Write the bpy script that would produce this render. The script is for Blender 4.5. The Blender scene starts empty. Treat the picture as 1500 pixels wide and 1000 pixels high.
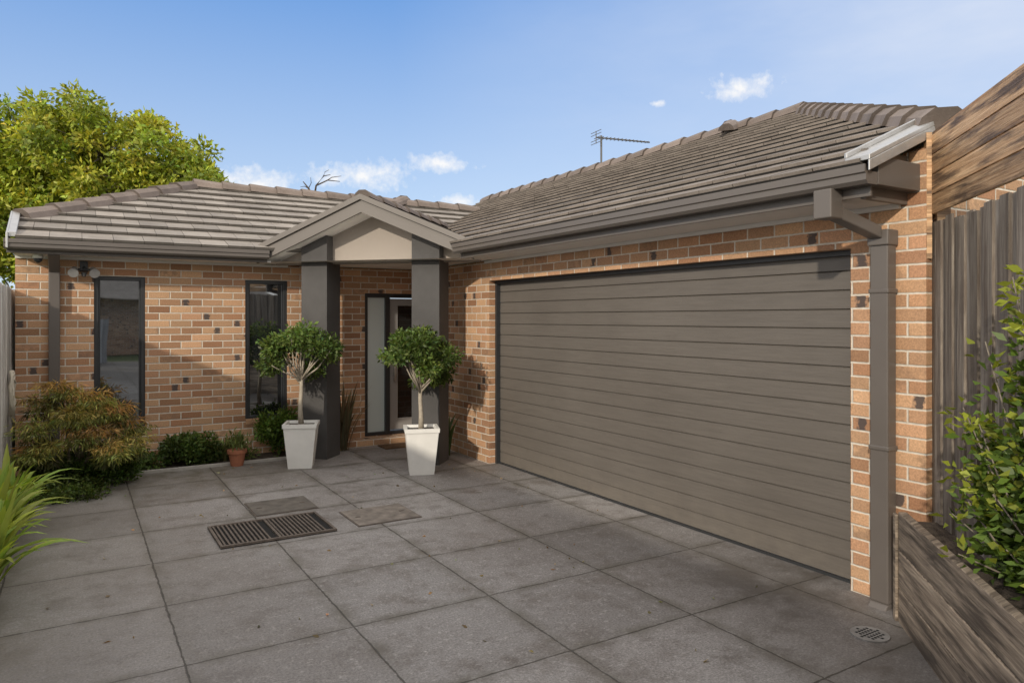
import bpy, bmesh, math, random
import numpy as np
from mathutils import Vector, Matrix
random.seed(7); rng=np.random.default_rng(7)
S=bpy.context.scene
S.view_settings.view_transform='Standard'; S.view_settings.look='None'; S.view_settings.exposure=0
TH=math.radians(31.4)
Fv=Vector((math.sin(TH),math.cos(TH),0)); Rv=Vector((math.cos(TH),-math.sin(TH),0)); H=1.75; FP=1052.0
# ---------------------------------------------------------------- camera
cd=bpy.data.cameras.new('camera'); cam=bpy.data.objects.new('camera',cd); S.collection.objects.link(cam)
cam.location=(0,0,H); cam.rotation_euler=(math.radians(90),0,-TH)
cd.sensor_width=36; cd.lens=36*FP/1500; cd.shift_y=-34/1500; cd.clip_end=2000; cd.clip_start=0.05
S.camera=cam
# ---------------------------------------------------------------- node helpers
class NT:
    def __init__(s,mat):
        s.t=mat.node_tree; s.n=s.t.nodes; s.l=s.t.links
    def new(s,ty,**k):
        n=s.n.new(ty)
        for a,b in k.items(): setattr(n,a,b)
        return n
    def put(s,sock,v):
        if isinstance(v,bpy.types.NodeSocket): s.l.new(v,sock)
        else: sock.default_value=v
    def M(s,op,a,b=0.0,c=None,clamp=False):
        n=s.new('ShaderNodeMath',operation=op,use_clamp=clamp); s.put(n.inputs[0],a); s.put(n.inputs[1],b)
        if c is not None: s.put(n.inputs[2],c)
        return n.outputs[0]
    def V(s,op,a,b=(0,0,0)):
        n=s.new('ShaderNodeVectorMath',operation=op); s.put(n.inputs[0],a)
        if op=='SCALE': s.put(n.inputs['Scale'],b)
        else: s.put(n.inputs[1],b)
        return n.outputs['Value'] if op in('LENGTH','DOT_PRODUCT','DISTANCE') else n.outputs[0]
    def mix(s,f,a,b,bt='MIX'):
        n=s.new('ShaderNodeMix',data_type='RGBA',blend_type=bt); s.put(n.inputs[0],f)
        s.put(n.inputs[6],a if not isinstance(a,tuple) else (*a[:3],1)); s.put(n.inputs[7],b if not isinstance(b,tuple) else (*b[:3],1))
        return n.outputs[2]
    def mul(s,col,f): return s.mix(1.0,col,s.comb(f,f,f),'MULTIPLY')
    def noise(s,vec,sc,det=4,rough=.55,out='Fac'):
        n=s.new('ShaderNodeTexNoise'); s.l.new(vec,n.inputs['Vector']); n.inputs['Scale'].default_value=sc
        n.inputs['Detail'].default_value=det; n.inputs['Roughness'].default_value=rough
        return n.outputs[0 if out=='Fac' else 1]
    def ramp(s,f,a,b,c=0.0,d=1.0):
        n=s.new('ShaderNodeMapRange'); s.put(n.inputs[0],f); n.inputs[1].default_value=a; n.inputs[2].default_value=b
        n.inputs[3].default_value=c; n.inputs[4].default_value=d; return n.outputs[0]
    def comb(s,x,y,z=0.0):
        n=s.new('ShaderNodeCombineXYZ'); s.put(n.inputs[0],x); s.put(n.inputs[1],y); s.put(n.inputs[2],z); return n.outputs[0]
    def sep(s,v):
        n=s.new('ShaderNodeSeparateXYZ'); s.l.new(v,n.inputs[0]); return n.outputs
    def white(s,v):
        n=s.new('ShaderNodeTexWhiteNoise',noise_dimensions='3D'); s.l.new(v,n.inputs['Vector']); return n.outputs
    def bump(s,h,st=.3,dist=.01):
        n=s.new('ShaderNodeBump'); n.inputs['Strength'].default_value=st; n.inputs['Distance'].default_value=dist
        s.put(n.inputs['Height'],h); return n.outputs[0]
def mat(name,rough=.7,metal=0.0,col=(.5,.5,.5),spec=None):
    m=bpy.data.materials.new(name); m.use_nodes=True; t=NT(m); b=t.n['Principled BSDF']
    b.inputs['Base Color'].default_value=(*col,1); b.inputs['Roughness'].default_value=rough; b.inputs['Metallic'].default_value=metal
    if spec is not None: b.inputs['Specular IOR Level'].default_value=spec
    return m,t,b
def obj_co(t): return t.new('ShaderNodeTexCoord').outputs['Object']
def uv_co(t): return t.new('ShaderNodeTexCoord').outputs['UV']
def paint(name,col,rough=.5,var=.12,sc=3.0,bump=0.0,bsc=200):
    m,t,b=mat(name,rough); co=obj_co(t)
    n=t.noise(co,sc,5,.6); f=t.ramp(n,.3,.7)
    a=tuple(c*(1-var) for c in col); d=tuple(min(1,c*(1+var)) for c in col)
    t.l.new(t.mix(f,a,d),b.inputs['Base Color'])
    t.l.new(t.ramp(n,.3,.7,rough-.06,rough+.08),b.inputs['Roughness'])
    if bump: t.l.new(t.bump(t.noise(co,bsc,3,.6),bump,.004),b.inputs['Normal'])
    return m
# brick
def brick_mat(name='brick',c1=(.355,.182,.098),c2=(.53,.325,.188),c3=(.44,.24,.14)):
    m,t,b=mat(name,.85); uv=t.sep(uv_co(t)); U,Vv=uv[0],uv[1]
    co=obj_co(t)
    wob=t.M('MULTIPLY',t.M('SUBTRACT',t.noise(co,30,2),.5),.006)
    V2=t.M('ADD',Vv,wob); U2=t.M('ADD',U,wob)
    r=t.M('DIVIDE',V2,.0863); row=t.M('FLOOR',r); fy=t.M('SUBTRACT',r,row)
    off=t.M('MULTIPLY',t.M('FLOORED_MODULO',row,2.0),.5)
    q=t.M('ADD',t.M('DIVIDE',U2,.24),off); cq=t.M('FLOOR',q); fx=t.M('SUBTRACT',q,cq)
    dx=t.M('MULTIPLY',t.M('MINIMUM',fx,t.M('SUBTRACT',1.0,fx)),.24)
    dy=t.M('MULTIPLY',t.M('MINIMUM',fy,t.M('SUBTRACT',1.0,fy)),.0863)
    dd=t.M('MINIMUM',dx,dy)
    mor=t.ramp(dd,.0048,.0074)
    rv=t.white(t.comb(cq,row,3.0))[0]
    col=t.mix(t.ramp(rv,0,.5),c1,c2); col=t.mix(t.ramp(rv,.6,1.0),col,c3)
    w2=t.white(t.comb(cq,row,9.0))[0]
    col=t.mul(col,t.ramp(w2,0,1,.80,1.2))
    sp=t.noise(co,90,3,.7); col=t.mul(col,t.ramp(sp,.3,.7,.74,1.22))
    col=t.mix(t.M('MULTIPLY',t.M('GREATER_THAN',t.white(t.comb(cq,row,44.0))[0],.90),t.ramp(t.noise(co,18,3),.4,.6,0,.45)),col,(.19,.12,.08))
    q2=t.M('MULTIPLY',q,2.0); h=t.M('FLOOR',q2); fh=t.M('SUBTRACT',q2,h); wd=t.white(t.comb(h,row,21.0))[0]
    dk=t.M('GREATER_THAN',wd,.960)
    edge=t.M('ADD',fh,t.M('MULTIPLY',t.M('SUBTRACT',t.noise(co,35,3),.5),.7))
    dk=t.M('MULTIPLY',dk,t.M('MULTIPLY',t.ramp(edge,.14,.24),t.ramp(edge,.62,.80,1,0)))
    dk=t.M('MULTIPLY',dk,.9)
    col=t.mix(dk,col,(.055,.048,.050))
    lg=t.noise(co,1.2,4); col=t.mul(col,t.ramp(lg,.3,.7,.90,1.08))
    mc=t.mix(t.ramp(t.noise(co,25,3),.3,.7),(.56,.50,.42),(.70,.64,.55))
    col=t.mix(mor,mc,col); t.l.new(col,b.inputs['Base Color'])
    hgt=t.M('ADD',t.ramp(dd,.002,.010),t.M('MULTIPLY',sp,.25))
    t.l.new(t.bump(hgt,.7,.006),b.inputs['Normal'])
    return m
M_brick=brick_mat()
M_trim=paint('trim_paint',(.128,.112,.101),.34,.06,2)
M_trimL=paint('barge_paint',(.150,.133,.121),.5,.06,2,.15,60)
M_soffit=paint('soffit_paint',(.76,.74,.71),.7,.04,2)
M_infill=paint('infill_render',(.33,.29,.255),.85,.05,2,.4,150)
M_dark=paint('dark_frame',(.030,.032,.035),.4,.1,4)
M_black=paint('black_void',(.01,.01,.01),.9,.1,4)
M_zinc,t,b=mat('galvanised_metal',.45,.7,(.55,.56,.57))
t.l.new(t.mix(t.noise(obj_co(t),20,4),(.40,.40,.40),(.60,.60,.60)),b.inputs['Base Color'])
def column_mat():
    m,t,b=mat('column_render',.9); co=obj_co(t)
    n=t.noise(co,2.5,5,.6); col=t.mix(t.ramp(n,.3,.7),(.066,.063,.062),(.092,.088,.087))
    t.l.new(col,b.inputs['Base Color']); t.l.new(t.bump(t.noise(co,120,3,.7),.6,.006),b.inputs['Normal']); return m
M_col=column_mat()
def glass_mat(name='window_glass',base=(.012,.014,.016),r=.02,refl=.10):
    m=bpy.data.materials.new(name); m.use_nodes=True; t=NT(m); out=t.n['Material Output']; t.n.remove(t.n['Principled BSDF'])
    d=t.new('ShaderNodeBsdfDiffuse'); d.inputs[0].default_value=(*base,1)
    g=t.new('ShaderNodeBsdfGlossy'); g.inputs['Roughness'].default_value=r; g.inputs[0].default_value=(.9,.95,1,1)
    t.l.new(t.bump(t.noise(obj_co(t),1.5,1),.03,.05),g.inputs['Normal'])
    lw=t.new('ShaderNodeFresnel'); lw.inputs[0].default_value=1.5
    f=t.M('ADD',lw.outputs[0],refl,clamp=True)
    x=t.new('ShaderNodeMixShader'); t.l.new(f,x.inputs[0]); t.l.new(d.outputs[0],x.inputs[1]); t.l.new(g.outputs[0],x.inputs[2]); t.l.new(x.outputs[0],out.inputs[0])
    return m
M_glass=glass_mat(refl=.24); M_frost=glass_mat('frosted_glass',(.62,.70,.69),.35,.08); M_doorglass=glass_mat('door_glass',(.015,.015,.015),.05,.04)
def garage_mat():
    m,t,b=mat('garage_door_paint',.45); co=obj_co(t)
    mp=t.new('ShaderNodeMapping'); t.l.new(co,mp.inputs[0]); mp.inputs['Scale'].default_value=(60,3,60)
    g=t.noise(mp.outputs[0],1.0,5,.65); n=t.noise(co,.8,4)
    col=t.mix(t.ramp(n,.3,.7),(.118,.104,.091),(.142,.127,.112)); col=t.mul(col,t.ramp(g,.3,.7,.90,1.09))
    s=t.sep(co); dirt=t.M('MULTIPLY',t.ramp(s[2],.35,.0),t.ramp(t.noise(co,6,4),.4,.65,.1,.45)); col=t.mix(dirt,col,(.20,.175,.145))
    t.l.new(col,b.inputs['Base Color']); t.l.new(t.bump(g,.45,.004),b.inputs['Normal']); return m
M_gdoor=garage_mat()
def tile_mat(name='roof_tile',A=(.23,.195,.165),B=(.35,.308,.265)):
    m,t,b=mat(name,.8); co=obj_co(t)
    a=t.new('ShaderNodeVertexColor',layer_name='Col').outputs[0]
    n=t.noise(co,3,5,.65); f=t.noise(co,60,4,.7)
    col=t.mix(t.ramp(n,.3,.7),A,B)
    col=t.mix(t.ramp(f,.55,.75,0,.5),col,tuple(v*1.3 for v in B))
    col=t.mix(t.ramp(t.noise(co,9,4,.7),.58,.72,0,.4),col,tuple(v*.65 for v in A))
    col=t.mix(1.0,col,a,'MULTIPLY')
    t.l.new(col,b.inputs['Base Color']); t.l.new(t.bump(f,.5,.006),b.inputs['Normal']); return m
M_tile=tile_mat('roof_tile',(.22,.192,.168),(.33,.298,.265)); M_tile2=tile_mat('roof_tile_dark',(.150,.126,.108),(.245,.212,.185)); M_ridge=tile_mat('ridge_tile',(.15,.118,.10),(.24,.195,.17))  # second tile material is a darker tone of the first
def wood_mat(name,ca,cb,cc,along='v',rough=.85,stain=.5,gs=60.0):
    m,t,b=mat(name,rough); uv=t.sep(uv_co(t)); a=t.new('ShaderNodeVertexColor',layer_name='Col').outputs[0]; ar=t.sep(a)[0]
    sc=(2.0,gs) if along=='u' else (gs,2.0)
    v=t.comb(t.M('MULTIPLY',uv[0],sc[0]),t.M('MULTIPLY',uv[1],sc[1]),t.M('MULTIPLY',ar,37.0))
    g=t.noise(v,1.0,5,.7)
    v2=t.comb(t.M('MULTIPLY',uv[0],1.6 if along=='u' else 16),t.M('MULTIPLY',uv[1],1.6 if along!='u' else 16),t.M('MULTIPLY',ar,91.0))
    g2=t.noise(v2,1.0,5,.65)
    col=t.mix(t.ramp(g,.32,.68),ca,cb); col=t.mix(t.ramp(g2,.46,.62,0,stain),col,cc)
    col=t.mul(col,t.ramp(ar,0,1,.62,1.3))
    t.l.new(col,b.inputs['Base Color']); t.l.new(t.bump(g,.8,.008),b.inputs['Normal']); return m
M_paling=wood_mat('weathered_paling',(.11,.085,.066),(.34,.295,.245),(.10,.073,.055),stain=.7,gs=34)
M_palL=wood_mat('pale_paling',(.50,.48,.45),(.70,.67,.63),(.32,.29,.26))
M_slat=wood_mat('stained_slat',(.33,.18,.085),(.68,.46,.27),(.065,.040,.028),'u',.6,.9)
M_sleeper=wood_mat('sleeper_timber',(.14,.105,.078),(.40,.325,.25),(.05,.038,.03),'u',.9,.8,40)
def paving_mat():
    m,t,b=mat('paving',.85); co=obj_co(t); s=t.sep(co)
    w=t.M('MULTIPLY',t.M('SUBTRACT',t.noise(co,9,5,.7),.5),.022)
    def ln(x,o):
        q=t.M('DIVIDE',t.M('SUBTRACT',t.M('ADD',x,w),o),.88); f=t.M('FRACT',t.M('ADD',q,20.0)); c=t.M('FLOOR',t.M('ADD',q,20.0))
        return t.M('MULTIPLY',t.M('MINIMUM',f,t.M('SUBTRACT',1.0,f)),.88),c
    dx,cx=ln(s[0],.48); dy,cy=ln(s[1],4.83)
    d=t.M('MINIMUM',dx,dy)
    n1=t.noise(co,.75,5,.6); n2=t.noise(co,4,8,.78); n3=t.noise(co,75,4,.85); n4=t.noise(co,20,6,.8); n5=t.noise(co,1.5,8,.75); nj=t.noise(co,14,4,.7)
    pv=t.white(t.comb(cx,cy,2.0))[0]
    col=t.mix(t.ramp(n1,.35,.65),(.228,.208,.198),(.34,.326,.322))
    col=t.mul(col,t.ramp(pv,0,1,.82,1.14))
    col=t.mix(t.ramp(n5,.49,.62,0,.68),col,(.150,.130,.116))
    col=t.mix(t.ramp(n2,.51,.67,0,.68),col,(.118,.100,.088))
    col=t.mix(t.ramp(n4,.53,.68,0,.6),col,(.47,.45,.435))
    col=t.mul(col,t.ramp(n3,.3,.7,.42,1.58))
    gr=t.M('MULTIPLY',t.ramp(d,.0,.09,1,0),t.ramp(t.noise(co,3.5,4),.4,.62,.15,.75)); col=t.mix(gr,col,(.11,.098,.075))
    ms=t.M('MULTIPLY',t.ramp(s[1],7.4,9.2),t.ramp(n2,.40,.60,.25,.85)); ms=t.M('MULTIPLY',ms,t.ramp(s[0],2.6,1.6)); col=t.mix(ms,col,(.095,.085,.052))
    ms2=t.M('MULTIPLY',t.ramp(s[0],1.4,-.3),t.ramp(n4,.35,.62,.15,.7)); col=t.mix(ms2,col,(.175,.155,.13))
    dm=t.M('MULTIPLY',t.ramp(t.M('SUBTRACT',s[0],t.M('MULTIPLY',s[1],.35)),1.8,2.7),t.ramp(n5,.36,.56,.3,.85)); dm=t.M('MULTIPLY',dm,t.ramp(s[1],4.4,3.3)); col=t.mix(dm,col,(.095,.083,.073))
    j=t.M('LESS_THAN',d,t.ramp(nj,.3,.7,.0022,.0085)); col=t.mix(t.M('MULTIPLY',j,.85),col,(.055,.048,.040))
    t.l.new(col,b.inputs['Base Color'])
    h=t.M('ADD',t.ramp(d,.002,.008,0,1),t.M('MULTIPLY',n3,.3)); t.l.new(t.bump(h,.55,.006),b.inputs['Normal'])
    t.l.new(t.ramp(n5,.4,.65,.72,.45),b.inputs['Roughness']); return m
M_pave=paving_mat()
def soil_mat(name,a,bb,sc=8):
    m,t,b=mat(name,.95); co=obj_co(t); n=t.noise(co,sc,6,.7); t.l.new(t.mix(t.ramp(n,.3,.7),a,bb),b.inputs['Base Color'])
    t.l.new(t.bump(t.noise(co,sc*6,4),.8,.02),b.inputs['Normal']); return m
M_soil=soil_mat('garden_soil',(.035,.025,.018),(.09,.068,.05),14); M_grass=soil_mat('grass_ground',(.05,.075,.025),(.10,.12,.045),4)
M_conc=paint('edging_concrete',(.36,.34,.31),.9,.2,6,.4,90)
M_white=paint('pot_white',(.78,.77,.74),.6,.06,5,.15,60)
M_terra=paint('terracotta',(.34,.13,.07),.8,.15,12,.2,80)
M_bark=paint('bark',(.20,.17,.135),.9,.25,30,.6,60); M_barkp=paint('pale_bark',(.40,.35,.28),.85,.2,25,.4,80)
def leaf_mat(name,trans=.35,rough=.45):
    m=bpy.data.materials.new(name); m.use_nodes=True; t=NT(m); out=t.n['Material Output']; b=t.n['Principled BSDF']
    c=t.new('ShaderNodeVertexColor',layer_name='Col').outputs[0]
    t.l.new(c,b.inputs['Base Color']); b.inputs['Roughness'].default_value=rough; b.inputs['Specular IOR Level'].default_value=.35
    tr=t.new('ShaderNodeBsdfTranslucent'); t.l.new(t.mix(1.0,c,(1.3,1.25,.55),'MULTIPLY'),tr.inputs[0])
    x=t.new('ShaderNodeMixShader'); x.inputs[0].default_value=trans; t.l.new(b.outputs[0],x.inputs[1]); t.l.new(tr.outputs[0],x.inputs[2]); t.l.new(x.outputs[0],out.inputs[0]); return m
M_leaf=leaf_mat('leaf')
# ---------------------------------------------------------------- mesh builder
def empty(name,loc=(0,0,0)):
    e=bpy.data.objects.new(name,None); S.collection.objects.link(e); e.empty_display_size=.2; return e
class MB:
    def __init__(s): s.v=[]; s.f=[]; s.c=[]; s.m=[]
    def poly(s,pts,col=(1,1,1),mi=0):
        i=len(s.v); s.v+= [tuple(p) for p in pts]; s.c+=[col]*len(pts); s.f.append(tuple(range(i,i+len(pts)))); s.m.append(mi)
    def obox(s,o,a,b,c,col=(1,1,1),mi=0):
        o,a,b,c=map(Vector,(o,a,b,c)); i=len(s.v)
        for k in range(8):
            p=o+(a if k&1 else Vector())+(b if k&2 else Vector())+(c if k&4 else Vector()); s.v.append(tuple(p)); s.c.append(col)
        F=[(0,2,3,1),(4,5,7,6),(0,1,5,4),(2,6,7,3),(0,4,6,2),(1,3,7,5)]
        if a.cross(b).dot(c)<0: F=[tuple(reversed(f)) for f in F]
        for f in F: s.f.append(tuple(i+q for q in f)); s.m.append(mi)
    def box(s,x0,x1,y0,y1,z0,z1,col=(1,1,1),mi=0): s.obox((x0,y0,z0),(x1-x0,0,0),(0,y1-y0,0),(0,0,z1-z0),col,mi)
    def prism(s,prof,o,ax,ay,ext,col=(1,1,1),mi=0):
        o,ax,ay,ext=map(Vector,(o,ax,ay,ext)); A=[o+ax*p[0]+ay*p[1] for p in prof]; B=[p+ext for p in A]; n=len(A)
        flip = ax.cross(ay).dot(ext)>0
        f1=list(reversed(A)) if flip else A; f2=B if flip else list(reversed(B))
        s.poly(f1,col,mi); s.poly(f2,col,mi)
        for k in range(n):
            q=[A[k],A[(k+1)%n],B[(k+1)%n],B[k]]
            if not flip: q.reverse()
            s.poly(q,col,mi)
    def tube(s,pts,rad,n=8,col=(1,1,1),mi=0,cap=True):
        pts=[Vector(p) for p in pts]; rings=[]
        if not isinstance(rad,(list,tuple)): rad=[rad]*len(pts)
        for i,p in enumerate(pts):
            d=(pts[min(i+1,len(pts)-1)]-pts[max(i-1,0)]).normalized()
            u=d.cross(Vector((0,0,1)) if abs(d.z)<.9 else Vector((1,0,0))).normalized(); w=u.cross(d).normalized()
            b0=len(s.v)
            for k in range(n):
                a=2*math.pi*k/n; s.v.append(tuple(p+(u*math.cos(a)+w*math.sin(a))*rad[i])); s.c.append(col)
            rings.append(b0)
        for r0,r1 in zip(rings,rings[1:]):
            for k in range(n): s.f.append((r0+k,r0+(k+1)%n,r1+(k+1)%n,r1+k)); s.m.append(mi)
        if cap:
            s.f.append(tuple(rings[0]+k for k in reversed(range(n)))); s.m.append(mi); s.f.append(tuple(rings[-1]+k for k in range(n))); s.m.append(mi)
    def build(s,name,mats,parent=None,smooth=False,clips=(),bevel=0):
        me=bpy.data.meshes.new(name); me.from_pydata(s.v,[],s.f); me.update()
        if not isinstance(mats,(list,tuple)): mats=[mats]
        for m in mats: me.materials.append(m)
        me.polygons.foreach_set('material_index',s.m)
        ca=me.color_attributes.new('Col','FLOAT_COLOR','POINT'); ca.data.foreach_set('color',np.array([(*c,1) for c in s.c],dtype=np.float32).ravel())
        if clips:
            bm=bmesh.new(); bm.from_mesh(me)
            for p,nn in clips: bmesh.ops.bisect_plane(bm,geom=bm.verts[:]+bm.edges[:]+bm.faces[:],plane_co=p,plane_no=nn,clear_outer=True)
            bm.to_mesh(me); bm.free()
        auto_uv(me)
        if smooth: me.polygons.foreach_set('use_smooth',[True]*len(me.polygons))
        o=bpy.data.objects.new(name,me); S.collection.objects.link(o)
        if parent: o.parent=parent
        if bevel:
            md=o.modifiers.new('bevel','BEVEL'); md.width=bevel; md.segments=2; md.limit_method='ANGLE'; md.angle_limit=math.radians(40)
        return o
def auto_uv(me):
    uv=me.uv_layers.new(name='UVMap'); d=uv.data; vs=me.vertices
    for p in me.polygons:
        n=p.normal
        if abs(n.z)>.85: t=Vector((1,0,0)); b=Vector((0,1,0))
        else:
            t=Vector((-n.y,n.x,0)).normalized()
            if t.x+t.y*1.01<0: t=-t
            b=Vector((0,0,1))
        for li in p.loop_indices:
            co=vs[me.loops[li].vertex_index].co; d[li].uv=(co.dot(t)+50,co.dot(b)+.0)
def rc(a=.85,b=1.15):
    k=random.uniform(a,b); return (k,k,k)
# ---------------------------------------------------------------- foliage
def leaves(name,P,D,L,W,cols,parent=None,mat_=None,fold=.25):
    P=np.asarray(P); N=len(P); D=np.asarray(D)+1e-6; D/=np.linalg.norm(D,axis=1)[:,None]
    r=rng.normal(size=(N,3)); s=np.cross(D,r); s/=np.linalg.norm(s,axis=1)[:,None]+1e-9; n=np.cross(s,D)
    L=(np.ones(N)*L)[:,None]; W=(np.ones(N)*W)[:,None]
    mid=P+D*L*.45
    v=np.stack([P,mid+s*W*.5+n*W*fold,P+D*L-n*L*.12,mid-s*W*.5+n*W*fold],1).reshape(-1,3)
    me=bpy.data.meshes.new(name); me.vertices.add(4*N); me.vertices.foreach_set('co',v.astype(np.float32).ravel())
    me.loops.add(4*N); me.loops.foreach_set('vertex_index',np.arange(4*N,dtype=np.int32)); me.polygons.add(N)
    me.polygons.foreach_set('loop_start',np.arange(0,4*N,4,dtype=np.int32)); me.polygons.foreach_set('loop_total',np.full(N,4,dtype=np.int32))
    me.update(calc_edges=True); me.validate()
    c=np.concatenate([np.repeat(np.asarray(cols),4,0),np.ones((4*N,1))],1).astype(np.float32)
    ca=me.color_attributes.new('Col','FLOAT_COLOR','POINT'); ca.data.foreach_set('color',c.ravel())
    me.materials.append(mat_ or M_leaf); o=bpy.data.objects.new(name,me); S.collection.objects.link(o)
    if parent: o.parent=parent
    return o
def clump_pts(cs,n,shell=.45):
    cs_w=np.array([c[1][0]*c[1][1]*c[1][2] for c in cs])**(2/3); idx=rng.choice(len(cs),n,p=cs_w/cs_w.sum())
    d=rng.normal(size=(n,3)); d/=np.linalg.norm(d,axis=1)[:,None]; r=rng.random(n)**shell
    cen=np.array([c[0] for c in cs])[idx]; rad=np.array([c[1] for c in cs])[idx]; col=np.array([c[2] for c in cs])[idx]
    P=cen+d*rad*r[:,None]*(1+.12*rng.normal(size=n))[:,None]; D=d+rng.normal(size=(n,3))*.7
    return P,D,col,r
def vary(col,n,a=.2,hue=.06):
    k=(1+a*rng.normal(size=n))[:,None]; c=col*np.clip(k,.35,1.9); c[:,0]*=np.clip(1+hue*rng.normal(size=n),.6,1.5); return np.clip(c,.003,.9)
# ================================================================= GROUND
g=MB(); g.poly([(-600,-600,-.03),(600,-600,-.03),(600,600,-.03),(-600,600,-.03)]); g.build('ground',M_grass)
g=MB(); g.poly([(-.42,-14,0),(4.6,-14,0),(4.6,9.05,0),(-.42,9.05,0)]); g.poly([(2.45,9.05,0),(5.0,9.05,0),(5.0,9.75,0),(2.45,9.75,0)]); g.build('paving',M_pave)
g=MB(); g.poly([(-.66,9.07,.012),(2.44,9.07,.012),(2.44,9.62,.012),(-.66,9.62,.012)]); g.poly([(-.66,-14,.05),(-.48,-14,.05),(-.48,9.07,.05),(-.66,9.07,.05)]); g.build('garden_bed',M_soil)
g=MB(); g.box(-.48,-.42,-14,9.05,-.02,.09); g.box(-.42,2.44,9.05,9.085,-.02,.035); g.build('garden_edging',M_conc,bevel=.006)
# ================================================================= HOUSE
house=empty('brick_house')
ZS=2.44
w=MB()
Y0,Y1=9.6,9.74
def wy(x0,x1,z0,z1): w.box(x0,x1,Y0,Y1,z0,z1)
wy(-.55,.2,-.05,ZS); wy(.2,.73,-.05,.44); wy(.2,.73,2.24,ZS); wy(.73,1.87,-.05,ZS); wy(1.87,2.40,-.05,.44); wy(1.87,2.40,2.24,ZS)
wy(2.40,3.46,-.05,ZS); wy(3.46,4.66,2.10,ZS); wy(4.66,4.9,-.05,ZS); wy(3.46,4.66,-.05,.10)
w.box(-.55,-.41,9.74,16,-.05,ZS)
w.box(4.27,4.42,2.47,2.81,-.05,ZS); w.box(4.27,4.42,2.81,7.52,2.2,ZS); w.box(4.27,4.42,7.52,8.75,-.05,ZS)
w.box(4.42,4.75,8.61,8.75,-.05,ZS); w.box(4.75,4.9,8.61,9.6,-.05,ZS)
w.prism([(4.27,-.05),(11.6,-.05),(11.6,2.86),(4.5,2.86),(4.27,2.74)],(0,2.33,0),(1,0,0),(0,0,1),(0,.14,0))
w.build('walls',M_brick,house)
w=MB()
for a,b_ in ((.2,.73),(1.87,2.40)):
    n=6
    for i in range(n):
        x0=a+(b_-a)*i/n+.004; x1=a+(b_-a)*(i+1)/n-.004
        w.obox((x0,9.575,.40),(x1-x0,0,0),(0,.10,.03),(0,0,.05),rc())
w.build('window_sills',paint('sill_brick',(.42,.25,.14),.85,.2,20,.4,90),house)
def window(x0,x1,z0,z1,name):
    f=MB(); y=9.66; t_=.045
    f.box(x0,x0+t_,y-.04,y+.06,z0,z1); f.box(x1-t_,x1,y-.04,y+.06,z0,z1); f.box(x0+t_,x1-t_,y-.04,y+.06,z1-t_,z1); f.box(x0+t_,x1-t_,y-.04,y+.06,z0,z0+t_)
    f.box(x0+t_,x0+t_+.02,y-.02,y+.04,z0+t_,z1-t_); f.box(x1-t_-.02,x1-t_,y-.02,y+.04,z0+t_,z1-t_)
    f.build(name+'_frame',M_dark,house,bevel=.003)
    q=MB(); q.poly([(x0+t_,y,z0+t_),(x1-t_,y,z0+t_),(x1-t_,y,z1-t_),(x0+t_,y,z1-t_)]); q.build(name+'_pane',M_glass,house)
window(.2,.73,.452,2.238,'window'); window(1.87,2.40,.452,2.238,'window')
f=MB(); y=9.66
for x0,x1 in ((3.462,3.51),(3.77,3.84),(4.61,4.658)): f.box(x0,x1,y-.04,y+.07,.102,2.098)
for x0,x1 in ((3.51,3.77),(3.84,4.61)): f.box(x0,x1,y-.04,y+.07,2.04,2.098); f.box(x0,x1,y-.04,y+.07,.102,.15)
f.box(3.845,3.97,y-.01,y+.03,.16,2.03,mi=1); f.box(4.49,4.605,y-.01,y+.03,.16,2.03,mi=1); f.box(3.97,4.49,y-.01,y+.03,1.93,2.03,mi=1); f.box(3.97,4.49,y-.01,y+.03,.16,.32,mi=1)
f.build('entry_door_frame',[M_dark,paint('door_paint',(.32,.31,.30),.4,.05)],house,bevel=.003)
f=MB(); f.poly([(3.51,y,.15),(3.77,y,.15),(3.77,y,2.04),(3.51,y,2.04)]); f.build('sidelight',M_frost,house)
f=MB(); f.poly([(3.97,y+.01,.3),(4.49,y+.01,.3),(4.49,y+.01,1.95),(3.97,y+.01,1.95)]); f.build('door_glass',M_doorglass,house)
f=MB(); f.tube([(3.9,y-.06,.85),(3.9,y-.06,1.45)],.014,10); f.tube([(3.9,y-.06,.95),(3.9,y-.005,.95)],.009); f.tube([(3.9,y-.06,1.35),(3.9,y-.005,1.35)],.009); f.build('door_handle',M_zinc,house,True)
f=MB(); f.box(3.0,4.75,9.42,9.598,0,.09)
f.build('entry_step',M_brick,house)
f=MB(); n=17; z0=.012; z1=2.195; hh=(z1-z0)/n
for i in range(n):
    a=z0+i*hh; b_=a+hh
    f.prism([(4.43,a),(4.43,b_),(4.418,b_-.0005),(4.405,b_-.008),(4.405,a+.005),(4.418,a+.0005)],(0,2.815,0),(1,0,0),(0,0,1),(0,4.7,0),rc(.97,1.03))
f.build('garage_door',M_gdoor,house)
f=MB(); f.box(4.35,4.404,7.485,7.518,0,2.198); f.box(4.35,4.404,2.812,7.485,2.165,2.198); f.box(4.38,4.404,2.83,7.485,.0,.014)
f.build('garage_door_frame',M_dark,house)
f=MB()
f.box(-.55,2.1,9.2,9.598,ZS+.002,ZS+.02); f.box(3.85,4.268,2.48,7.4,ZS+.002,ZS+.02)
f.poly([(2.1,9.2,ZS+.01),(2.1,9.6,ZS+.01),(4.75,9.6,ZS+.01),(4.75,8.6,ZS+.01),(4.27,8.6,ZS+.01),(4.27,7.4,ZS+.01),(3.85,7.4,ZS+.01)])
f.box(4.245,4.268,2.48,7.6,ZS-.028,ZS+.001); f.box(-.55,2.4,9.575,9.598,ZS-.028,ZS+.001)
f.build('soffit',M_soffit,house)
gp=[(.0,.0),(.085,.0),(.105,.02),(.105,.055),(.118,.062),(.118,.105),(.106,.105),(.1,.07),(.0,.07)]
f=MB()
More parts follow.
